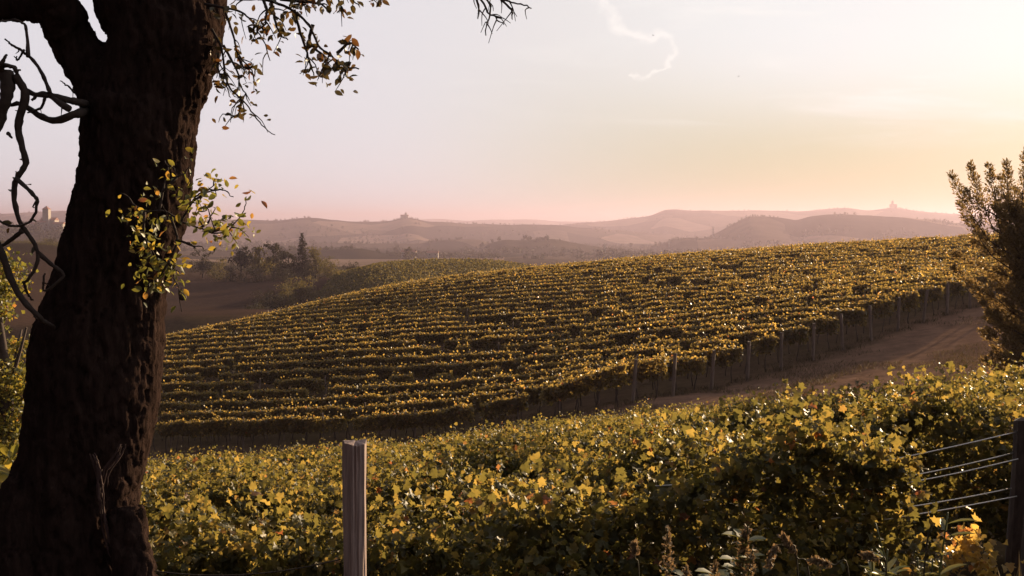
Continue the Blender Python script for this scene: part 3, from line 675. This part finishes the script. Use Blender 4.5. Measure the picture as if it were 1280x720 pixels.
def house(kind, px, d, w, dp, h, rh, label, cat, group=None, tower=None, dz=0):
    x = (px - 640) / F * d; z = tz(x, d) + dz
    root = empty(kind, (x, d, z), label, cat, group)
    V, Fl = [], []; box(V, Fl, -w / 2, w / 2, -dp / 2, dp / 2, -4, h); simple('wall', V, Fl, 'wall', root)
    gable('roof', -w / 2, w / 2, -dp / 2, dp / 2, h + .003, rh, root)
    nw_ = max(2, int(w // 5))
    for i in range(nw_):
        V, Fl = [], []; cx = -w / 2 + (i + .5) * w / nw_; box(V, Fl, cx - .6, cx + .6, -dp / 2 - .05, -dp / 2 + .1, h * .45, h * .45 + 1.6); simple('window', V, Fl, 'window', root)
    if tower:
        tx, tw_, th = tower; V, Fl = [], []; box(V, Fl, tx - tw_ / 2, tx + tw_ / 2, -dp / 2 - tw_ * .6, -dp / 2 + tw_ * .4, -4, th); t_ = simple('tower', V, Fl, 'wall', root)
        V = [(tx - tw_ * .56, -dp / 2 - tw_ * .66, th + .003), (tx + tw_ * .56, -dp / 2 - tw_ * .66, th + .003), (tx + tw_ * .56, -dp / 2 + tw_ * .46, th + .003), (tx - tw_ * .56, -dp / 2 + tw_ * .46, th + .003), (tx, -dp / 2 - tw_ * .1, th + tw_ * .6)]
        simple('tower_roof', V, [(3, 2, 1, 0), (0, 1, 4), (1, 2, 4), (2, 3, 4), (3, 0, 4)], 'roof', t_)
    return root
house('farmhouse', 511, 1180, 17, 9, 5.5, 2.6, 'long low farmhouse in the valley, left of its neighbour', 'house', 'farmhouses in the valley', dz=1)
house('farmhouse', 541, 1180, 13, 9, 5.0, 2.6, 'shorter farmhouse in the valley beside the long one', 'house', 'farmhouses in the valley', dz=1)
house('hilltop_castle', 63, 1480, 22, 14, 14, 4, 'old castle with a square tower on the far hilltop seen through bare branches', 'castle', tower=(0, 8.5, 30))
for px, w, h, lab in ((46, 12, 8, 'small village house on the castle hill, beside the bare branch'), (53, 13, 11, 'taller village house right against the castle'), (75, 15, 9, 'village house between the castle and the old trunk')):
    house('village_house', px, 1470, w, 10, h, 3, lab, 'house', 'village houses on the castle hill')
house('hilltop_church', 1115, 5150, 34, 18, 11, 6, 'tiny church with a tower on the highest far hill', 'church', tower=(-8, 9, 30), dz=2)
house('hilltop_villa', 506, 3880, 30, 14, 10, 5, 'hazy villa among trees on the long far ridge', 'house', tower=(6, 8, 20))
def pylon(px, d, hp, label):
    x = (px - 640) / F * d; z = tz(x, d); H = hp / F * d; root = empty('electricity_pylon', (x, d, z), label, 'pylon', 'pylons in the valley')
    tb = Tubes(); s = H * .09; r_ = d * .00022
    for sx, sy in ((1, 1), (1, -1), (-1, 1), (-1, -1)): tb.add([(sx * s, sy * s, -1), (0, 0, H)], r_, 4)
    for k in range(1, 6):
        a0, a1 = s * (1 - (k - 1) / 6), s * (1 - k / 6); tb.add([(-a0, -a0, H * (k - 1) / 6), (a1, -a1, H * k / 6)], r_ * .7, 4); tb.add([(a0, -a0, H * (k - 1) / 6), (-a1, -a1, H * k / 6)], r_ * .7, 4)
    tb.build('mast', M['steel'], root)
    tb = Tubes()
    for hh in (.72, .84, .95): tb.add([(-H * .13, 0, H * hh), (H * .13, 0, H * hh)], r_, 4)
    tb.build('crossarm', M['steel'], root)
pylon(891, 2500, 17, 'thin pylon before the steep pink hill')
pylon(756, 1500, 15, 'thin pylon on the small round knoll')
pylon(836, 2000, 13, 'thin pylon low in the bright haze right above the vines')

# ------------------------------------------------------------------ the conifer bush at the edge of the headland
d = 27.; x = (1292 - 640) / F * d; zb = tz(x, d)
root = empty('conifer', (x, d, zb), 'feathery reddish-brown conifer beside the bare headland', 'conifer')
tb = Tubes(); tb.add(spline([(0, 0, -.3), (.05, 0, 2.5), (.1, .1, 6.5)], 8), np.linspace(.13, .03, 8), 8); tb.build('trunk', M['vine_trunk'], root)
PP, NN, TT, SS = [], [], [], []; tb = Tubes()
def frond(p0, dirv, L_, r0=.016):
    t = np.linspace(0, 1, 9); up = np.array((0, 0, 1.))
    pts = p0 + dirv * (t[:, None] * L_) + up * (L_ * .2 * t[:, None] ** 2) + rng.normal(0, .015, (9, 3)) * t[:, None]
    tb.add(pts, np.linspace(r0, .004, 9), 4)
    n = int(L_ * 130)
    tt = rng.random(n) ** .8; q_ = np.array([np.interp(tt, t, pts[:, i]) for i in range(3)]).T
    ax_ = norm(dirv + up * .56 * tt[:, None]); sd_ = norm(np.cross(ax_, rand_dirs(n)))
    ln = (.27 * (1 - tt) ** .6 + .07)
    # each side spray carries three scale tufts
    for s in (.25, .6, 1.):
        PP.append(q_ + (sd_ * .75 + ax_ * .7) * (ln * s * .8)[:, None]); TT.append(ax_ * .8 + sd_ * .5 + rand_dirs(n) * .25); NN.append(rand_dirs(n)); SS.append(.05 + .07 * rng.random(n))
for k in range(150):
    h = random.uniform(.35, 5.9); a_ = random.random() * 2 * np.pi
    L_ = (1.0 + 1.05 * math.sin(min(1, h / 4.6) * np.pi * .62)) * random.uniform(.45, 1.) * (1 if h < 4.6 else .75)
    if h < 1.6: L_ *= .8
    el = R(random.uniform(0, 32)) + h * .05
    frond(np.array((0.05, 0, h)), np.array((math.cos(a_) * math.cos(el), math.sin(a_) * math.cos(el), math.sin(el))), L_)
for px, py, qx_, qy_ in ((1235, 300, 1194, 228), (1240, 285, 1214, 216), (1250, 290, 1236, 220), (1262, 290, 1256, 216), (1240, 320, 1204, 262), (1262, 345, 1198, 318), (1250, 375, 1196, 336), (1275, 260, 1278, 200), (1265, 400, 1246, 392), (1230, 262, 1206, 240), (1255, 250, 1248, 226)):
    p0 = at(px, py, d + random.uniform(-.5, .5)) - np.array((x, d, zb)); p1 = at(qx_, qy_, d + random.uniform(-.5, .5)) - np.array((x, d, zb)); v_ = p1 - p0; L_ = np.linalg.norm(v_)
    frond(p0, norm(v_ - np.array((0, 0, .2 * L_))), L_ * 1.0); st = np.array((.05, 0, max(.4, p0[2] - .7))); tb.add(spline([st, (st + p0) / 2 - np.array((0, 0, .05)), p0], 5), np.linspace(.025, .016, 5), 5)
tb.build('branch', M['vine_trunk'], root)
link('needles', leaf_mesh('needles', np.vstack(PP), np.vstack(NN), np.vstack(TT), np.concatenate(SS), KITE_V * (.5, 1, 1), KITE_F, M['conifer']), root)

# ------------------------------------------------------------------ the old tree in the foreground
TD = 3.35
base = at(88, 720, TD); zb = tz(base[0], TD)
root = empty('old_tree', (base[0], TD, zb), 'massive dark forked old tree trunk with bare twigs and hanging branches', 'tree'); ro = np.array(root.location)
tb = Tubes()
def limb(pl, d=TD, n=24, sides=20):
    """pl: (px, py, half width px[, depth]) along the limb"""
    a_ = np.array([(p[0], p[1], p[2], p[3] if len(p) > 3 else d) for p in pl], float); s_ = spline(a_, n)
    pts = np.column_stack([(s_[:, 0] - 640) / F * s_[:, 3], s_[:, 3], (HZ - s_[:, 1]) / F * s_[:, 3]])
    tb.add(pts - ro, s_[:, 2] / F * s_[:, 3], sides)
limb([(86, 880, 112), (84, 800, 92), (85, 720, 80), (88, 640, 73), (101, 560, 74), (112, 500, 76), (121, 430, 78), (137, 360, 70), (158, 290, 72), (172, 230, 71), (177, 170, 71), (181, 130, 71)], n=44, sides=32)
limb([(184, 150, 64), (201, 95, 64), (213, 50, 67), (207, 0, 77, 3.4), (226, -70, 60, 3.5), (250, -160, 48, 3.6), (300, -260, 36, 3.7)])
limb([(156, 150, 50), (136, 110, 40), (102, 60, 29), (84, 20, 27, 3.3), (72, -20, 27, 3.25), (60, -90, 28, 3.2), (60, -180, 22, 3.1)])
limb([(96, 42, 20), (70, 22, 15), (40, 16, 12.5), (5, 14, 12.5), (-40, 16, 11), (-110, 0, 9)], n=16, sides=12)
limb([(60, 560, 30), (30, 620, 34, 3.25), (0, 720, 40, 3.2), (-30, 830, 48, 3.15)], n=14, sides=14)       # root flare
limb([(150, 640, 24, 3.2), (158, 720, 30, 3.15), (176, 840, 40, 3.1)], n=10, sides=12)
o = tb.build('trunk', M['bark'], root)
rm = o.modifiers.new('remesh', 'REMESH'); rm.mode = 'VOXEL'; rm.voxel_size = .0095
smm = o.modifiers.new('smooth', 'SMOOTH'); smm.factor = .5; smm.iterations = 12
bpy.context.view_layer.update()
ev = o.evaluated_get(bpy.context.evaluated_depsgraph_get()); nm = bpy.data.meshes.new_from_object(ev); o.modifiers.clear(); o.data = nm
nv = len(nm.vertices); V = np.empty(nv * 3, np.float32); nm.vertices.foreach_get('co', V); V = V.reshape(-1, 3).astype(float)
Nn = np.empty(nv * 3, np.float32); nm.vertices.foreach_get('normal', Nn); Nn = Nn.reshape(-1, 3)
wp = V + .05 * np.column_stack([fbm(V * 6, 2), fbm(V * 6 + 31, 2), 0 * V[:, 0]])
disp = .034 * fbm(V * (4, 4, 2.2), 3) - .012 * np.exp(-(fbm(wp * (34, 34, 9), 3) / .09) ** 2) + .012 * fbm(wp * (75, 75, 34), 3)
nm.vertices.foreach_set('co', (V + Nn * disp[:, None]).astype(np.float32).ravel()); nm.polygons.foreach_set('use_smooth', np.ones(len(nm.polygons), bool))
if not nm.materials: nm.materials.append(M['bark'])
nm.update()
# torn scar wood on the trunk
tb = Tubes()
def dpts(pl, d): return np.array([at(a_[0], a_[1], a_[2] if len(a_) > 2 else d) for a_ in pl]) - ro
for pl in ([(108, 570), (113, 585), (118, 615), (120, 650)], [(146, 560), (138, 574), (124, 592), (119, 615)], [(120, 640), (126, 670), (134, 700), (146, 725)], [(116, 590), (116, 620), (121, 660)]):
    for k in range(4):
        dd = TD - .185 - random.random() * .02; jx, jy = random.gauss(0, 3.2), random.gauss(0, 5)
        s_ = spline(dpts([(a_ + jx + random.gauss(0, 1.2), b_ + jy) for a_, b_ in pl], dd), 12) + rng.normal(0, .0015, (12, 3))
        tb.add(s_, random.uniform(.002, .0042) * np.sin(np.linspace(.3, 2.9, 12)) + .001, 5)
scar = tb.build('bark_scar', M['wood_bare'], root)

def leaves_on(paths, n, size, mat, parent, near=.03, hang=.6, tint=None, name='leaves'):
    P = []
    for s_ in paths:
        k = rng.integers(0, len(s_) - 1, max(1, int(n / len(paths)))); f = rng.random(len(k))[:, None]
        P.append(s_[k] * (1 - f) + s_[k + 1] * f)
    P = np.vstack(P) + rng.normal(0, near, (sum(map(len, P)), 3)); m_ = len(P)
    return link(name, leaf_mesh(name, P, rand_dirs(m_) + (0, -.25, .2), rand_dirs(m_) * .9 + (0, 0, -hang), size * (.65 + .6 * rng.random(m_)), OVAL_V, OVAL_F, M[mat], tint), parent)
def branch(paths, parent, r0, mat='twig', d=3.3, label=None, twigs=3, name='branch', tl=26):
    """paths of pixel points at a depth; side twigs are grown along each"""
    tb = Tubes(); outp = []; side = []
    for pl in paths:
        rr = r0 * (pl[0][3] if len(pl[0]) > 3 else 1); dd = d + random.uniform(-.06, .06)
        s_ = spline(dpts([(p_[0], p_[1]) + ((p_[2],) if len(p_) > 2 and p_[2] else ()) for p_ in pl], dd), max(8, 5 * len(pl)))
        s_ = s_ + .0055 * np.cumsum(rng.normal(0, .5, s_.shape), 0) * np.linspace(0, 1, len(s_))[:, None]
        tb.add(s_, np.linspace(rr, rr * .35, len(s_)) * (1 + .10 * rng.normal(0, 1, len(s_)).clip(-1, 2)), 7); outp.append(s_)
        for _ in range(twigs * len(pl) // 3):
            i = random.randrange(1, len(s_) - 1); ln = random.uniform(.4, 1) * tl / F * d
            v_ = norm(s_[min(i + 1, len(s_) - 1)] - s_[i - 1]) * .6 + rand_dirs(1)[0] * (.8, .5, .7) + np.array((0, 0, -.25)); v_ = norm(v_)
            w_ = spline([s_[i], s_[i] + v_ * ln * .5 + rng.normal(0, .006, 3), s_[i] + v_ * ln + (0, 0, -.3 * ln)], 5)
            tb.add(w_, np.linspace(rr * .4 + .0006, .0009, 5), 5); side.append(w_)
    b_ = tb.build(name, M[mat], parent)
    if label: b_['label'] = label
    return b_, outp, side
# hanging leafy branches above right
b1, p1, s1 = branch([[(240, -40), (289, 0), (334, 3), (366, 13), (392, 32), (405, 54), (424, 70), (440, 80), (463, 88)],
    [(344, 8), (347, 25), (350, 42), (363, 54)], [(372, 17), (379, 48), (388, 74), (393, 92)], [(395, 35), (390, 58), (408, 77), (412, 95)], [(355, 4), (398, 10), (412, 19)],
    [(424, 70), (440, 58), (448, 64)], [(440, 80), (436, 92), (441, 98)], [(334, 3), (338, 22), (336, 40)], [(366, 13), (382, 8), (394, -6)]], root, .0062, label='long leafy branch hanging over the sky')
sub = [s_[len(s_) // 3:] for s_ in p1] + s1
leaves_on(sub, 235, .030, 'dry_leaf', b1, .014)
b2, p2, s2 = branch([[(262, 10), (283, 13), (302, 16), (318, 29), (328, 48), (339, 76)], [(286, 16), (296, 48), (302, 74), (315, 93), (321, 109)], [(270, 40), (280, 61), (283, 87), (289, 109), (305, 125), (321, 144), (338, 164)],
    [(278, 70), (277, 90), (286, 112), (293, 130)], [(284, 60), (302, 93), (308, 109), (322, 130)], [(302, 74), (310, 88), (322, 86)], [(305, 125), (304, 140), (300, 150)]], root, .0045, label='drooping twigs beside the trunk', twigs=4)
leaves_on([s_[len(s_) // 3:] for s_ in p2] + s2, 150, .026, 'dry_leaf', b2, .012)
b3, p3, s3 = branch([[(300, -90), (400, -40), (427, 0), (438, 14)], [(410, -30), (440, -4), (459, 17)], [(440, -20), (462, -4), (478, 4)]], root, .005, twigs=3)
leaves_on([s_[len(s_) // 2:] for s_ in p3], 40, .028, 'dry_leaf', b3, .012)
b4, p4, s4 = branch([[(400, -160), (520, -90), (595, 0), (607, 22), (615, 27), (624, 36)], [(580, -30), (607, 0), (613, 13), (608, 41)], [(600, -15), (623, 0), (642, 5), (663, 13)], [(620, -2), (639, 16), (642, 28)], [(595, 0), (602, 18), (606, 26)]], root, .005, d=3.4, twigs=3, label='bare twig tip dipping into the sky')
# bare crooked branches on the left
b5, p5, s5 = branch([[(112, 132, 3.2, 2.6), (99, 128, 3.1), (69, 118), (46, 112), (28, 97), (12, 95)], [(112, 140, 3.2, 3.1), (98, 145, 3.1), (72, 151), (40, 134), (24, 128)], [(92, 138, 3.05, 2.2), (58, 118), (40, 126)],
    [(14, 92, 3.05, 4.4), (16, 116), (7, 147), (-4, 180), (-20, 230)], [(26, 96, 3.05, 2.6), (38, 122), (28, 159), (33, 185), (37, 208), (23, 231), (29, 274), (47, 309), (50, 328), (31, 352)],
    [(69, 118, 3.05, 1.3), (58, 92), (40, 70), (24, 60), (12, 50)], [(43, 74, 3.05, 1.2), (42, 42), (32, 31), (9, 33)], [(12, 95, 3.05, 1.8), (6, 82), (8, 71)], [(8, 84, 3.05, 1.6), (24, 86), (30, 92), (30, 84)],
    [(23, 223, 3.05, 1.3), (43, 243), (49, 258), (39, 278), (8, 283), (-6, 268)], [(47, 315, 3.05, 1.5), (62, 330), (76, 344), (50, 361), (48, 340)], [(29, 288, 3.05, 1.6), (8, 306), (-8, 312)], [(-10, 290, 3.05, 3.0), (0, 317), (16, 363), (48, 396), (70, 410, 3.2)],
    [(64, 120, 3.05, 1.2), (56, 135), (40, 142)], [(99, 118, 3.2, .7), (88, 108), (78, 102)], [(28, 352, 3.05, .9), (36, 372), (42, 376)], [(38, 66, 3.05, .8), (30, 78), (28, 72)], [(15, 168, 3.05, 1.2), (20, 172)], [(6, 118, 3.05, .8), (-4, 124)]],
    root, .0050, d=3.05, twigs=1, tl=14, label='bare crooked branches on the shaded side of the trunk')
leaves_on([p5[4][20:40], p5[9]], 14, .026, 'dry_leaf', b5, .006)
# leafy sprig growing out of the trunk
SPD = 2.95
b6, p6, s6 = branch([[(160, 268, 3.12), (182, 265, 3.0), (208, 265), (226, 279), (250, 288), (267, 291), (282, 282), (290, 266), (297, 249)], [(262, 290), (280, 287), (298, 281)], [(250, 286), (266, 276), (268, 262)], [(226, 279), (238, 255), (248, 236), (262, 226)], [(200, 266), (206, 240), (214, 215), (212, 198)],
    [(214, 270), (222, 300), (212, 326), (222, 345), (234, 369)], [(182, 265), (181, 296), (190, 320), (174, 348)], [(238, 255), (256, 244), (276, 240), (292, 246)], [(212, 326), (200, 345), (186, 356)], [(220, 300), (244, 306), (257, 307)], [(205, 240), (226, 220), (240, 214)], [(183, 266, 3.0), (160, 250, 3.1)]], root, .0040, d=SPD, twigs=2, name='sprig', label='leafy sprig with backlit yellow leaves on the trunk')
leaves_on([p6[4], p6[3], p6[10]] + s6[:8], 190, .025, 'tree_leaf', b6, .030)
leaves_on([p6[3], p6[7], p6[0][18:]], 95, .027, 'tree_leaf', b6, .024)
leaves_on([p6[5][8:], p6[6][6:], p6[8]], 150, .026, 'tree_leaf', b6, .024)
tb = Tubes(); c = p6[5][-1] - (0, 0, .008); zz = np.linspace(-1, 1, 9); tb.add(np.column_stack([c[0] + 0 * zz, c[1] + 0 * zz, c[2] + .0105 * zz]), .0115 * np.sqrt(np.maximum(1 - zz ** 2, .02)), 10); tb.build('fruit', M['twig'], b6)

# ------------------------------------------------------------------ weeds and grass at the bottom right
def weed(px, d, top_y, label, spikes, leaf_n, leaf_s, seed, spread=.12, long=False):
    x = (px - 640) / F * d; z = tz(x, d); H = (HZ - top_y) / F * d - z
    r_ = np.random.default_rng(seed); root = empty('weed', (x, d, z), label, 'weed', 'weeds along the grass bank')
    st = []
    for k in range(spikes):
        ox, oy = r_.uniform(-spread, spread), r_.uniform(-spread, spread) * .6; hh = H * r_.uniform(.8, 1.0) if k else H
        s_ = spline([(0, 0, -.05), (ox * .5, oy * .5, hh * .55), (ox, oy, hh)], 14); st.append(s_)
        tb = Tubes(); tb.add(s_, np.linspace(.006, .0025, 14), 6); so = tb.build('stem', M['weed'], root)
    for s_ in st:
        t = .35 + .6 * r_.random(leaf_n); P = np.array([np.interp(t * 13, np.arange(14), s_[:, i]) for i in range(3)]).T
        a_ = r_.random(leaf_n) * 6.3; T = np.column_stack([np.cos(a_), np.sin(a_), .15 + .5 * r_.random(leaf_n)]); N = np.column_stack([-np.cos(a_) * .4, -np.sin(a_) * .4, np.ones(leaf_n)])
        for q in range(leaf_n):
            link('leaf', leaf_mesh('leaf', P[q:q + 1], N[q:q + 1], T[q:q + 1], np.array([leaf_s * r_.uniform(.6, 1.2)]), OVAL_V * ((.6, 1.3, 1) if long else (1.25, 1, 1)), OVAL_F, M['weed']), root)
        if not long:
            m_ = 150; t = .72 + .28 * r_.random(m_); P = np.array([np.interp(t * 13, np.arange(14), s_[:, i]) for i in range(3)]).T + r_.normal(0, 1, (m_, 3)) * (.013 * (1.15 - (t - .72) / .28))[:, None]
            link('seed_spike', leaf_mesh('seed_spike', P, rand_dirs(m_), rand_dirs(m_) + (0, 0, .8), .012 + .01 * r_.random(m_), OVAL_V, OVAL_F, M['seed']), root)
    return root
weed(852, 3.3, 664, 'green weed with an upright seed spike at the bottom edge', 2, 9, .055, 3, .05)
weed(910, 3.25, 664, 'bushy broad-leaved weed beside the upright seed spike', 4, 14, .075, 4, .09)
weed(1168, 3.4, 652, 'dark long-leaved weed below the bare wires', 4, 12, .075, 5, .16, True)
weed(1110, 3.3, 690, 'low long-leaved weed among the grass stalks', 3, 10, .06, 6, .15, True)
def stalk(px, d, pts, label, head=True):
    x = (px - 640) / F * d; z = tz(x, d); root = empty('grass_stalk', (x, d, z), label, 'grass stalk', 'dry grass stalks at the bottom edge')
    P = [np.array((0, 0, -.03))] + [at(a_, b_, d) - np.array((x, d, z)) for a_, b_ in pts]; s_ = spline(P, 22)
    tb = Tubes(); tb.add(s_, np.linspace(.0035, .0016, 22), 5); tb.build('stem', M['grass'], root)
    if head:
        m_ = 130; t = 15 + 6 * rng.random(m_); q_ = np.array([np.interp(t, np.arange(22), s_[:, i]) for i in range(3)]).T + rng.normal(0, .004, (m_, 3)); ax_ = norm(s_[-1] - s_[-5])
        link('seed_head', leaf_mesh('seed_head', q_, rand_dirs(m_), rand_dirs(m_) * .4 + ax_, .014 + .008 * rng.random(m_), OVAL_V, OVAL_F, M['seed']), root)
stalk(800, 3.2, [(802, 740), (797, 705), (796, 688)], 'single upright dry grass stalk at the bottom edge')
stalk(1030, 3.2, [(1020, 735), (1003, 704), (985, 678)], 'dry grass stalk leaning left')
stalk(1012, 3.2, [(1004, 715), (990, 692), (976, 690), (968, 712)], 'dry grass stalk with a nodding head')
stalk(1075, 3.2, [(1070, 730), (1050, 714), (1022, 708)], 'dry grass stalk bent almost level')
stalk(1120, 3.2, [(1118, 730), (1108, 706), (1090, 702)], 'short grass stalk with a pale head beside the low weed')
stalk(1160, 3.3, [(1168, 690), (1185, 668), (1210, 684)], 'arched pale grass blade over the dark weed', False)
# grass of the bank and of the headland
def grass(name, xy, hmin, hmax, label, wd=.006):
    n = len(xy); z = terrain(xy[:, 0], xy[:, 1]); a_ = rng.random(n) * 6.3
    T = np.column_stack([np.cos(a_) * .45, np.sin(a_) * .45, np.ones(n)]); N = np.column_stack([np.cos(a_ + 1.2), np.sin(a_ + 1.2), .2 * np.ones(n)])
    hs = hmin + (hmax - hmin) * rng.random(n); V, Fc = leaf_arrays(np.column_stack([xy, z - .01]), N, T, hs, KITE_V * (wd, 1, .6), KITE_F)
    tag(link(name, raw_mesh(name, V, Fc, M['grass'], np.repeat(rng.random(n), 2))), label, 'grass', kind='stuff')
n = 5000; xy = np.column_stack([rng.uniform(-1.6, 4.8, n), rng.uniform(2.4, 6.0, n)]); grass('bank_grass', xy, .12, .45, 'rough grass on the bank in front of the vines', .03)
n = 90000; t = rng.random(n); xy = np.column_stack([np.interp(t, np.linspace(0, 1, len(hl)), hl[:, 0]), np.interp(t, np.linspace(0, 1, len(hl)), hl[:, 1])]) + rng.normal(0, 4.5, (n, 2)) * (1, 1)
k = (fbm(np.column_stack([xy * .35, xy[:, :1] * 0]), 3) > .02) & (xy[:, 0] > -35) & (xy[:, 0] < 50); grass('headland_grass', xy[k], .06, .22, 'short dry grass tufts on the bare headland', .12)
P = []
for E in hill_ends[:22]:
    m_ = 130; a_ = rng.normal(0, 1, (m_, 2)) * (.5, .28); P.append(np.array(E) + a_)
xy = np.vstack(P); grass('post_grass', xy, .12, .4, 'longer grass tufts round the feet of the row end posts', .07)

# ------------------------------------------------------------------ two birds high in the sky
def bird(px, py, d, span, label, yaw):
    p_ = at(px, py, d); root = empty('bird', tuple(p_), label, 'bird', 'birds in the sky'); root.rotation_euler = (0, R(15), yaw)
    tb = Tubes(); t = np.linspace(-1, 1, 7); tb.add(np.column_stack([0 * t, t * span * .28, 0 * t]), span * .07 * np.sqrt(np.maximum(1 - t * t, .02)), 7); tb.build('body', M['bird'], root)
    for s in (-1, 1):
        V = [(0, span * .1, .02), (s * span * .25, span * .14, span * .12), (s * span * .5, -.02 * span, span * .05), (s * span * .25, -span * .02, span * .11), (0, -span * .1, .02)]
        V2 = [(a_, b_, c_ - span * .015) for a_, b_, c_ in V]
        simple('wing', V + V2, [(0, 1, 3, 4), (1, 2, 3), (9, 8, 6, 5), (8, 7, 6), (0, 5, 6, 1), (1, 6, 7, 2), (2, 7, 8, 3), (3, 8, 9, 4)], 'bird', root)
bird(814, 48, 160, .55, 'tiny dark bird beside the vapour trail', .6)
bird(920, 98, 150, .5, 'tiny dark bird alone in the pale sky', 2.1)
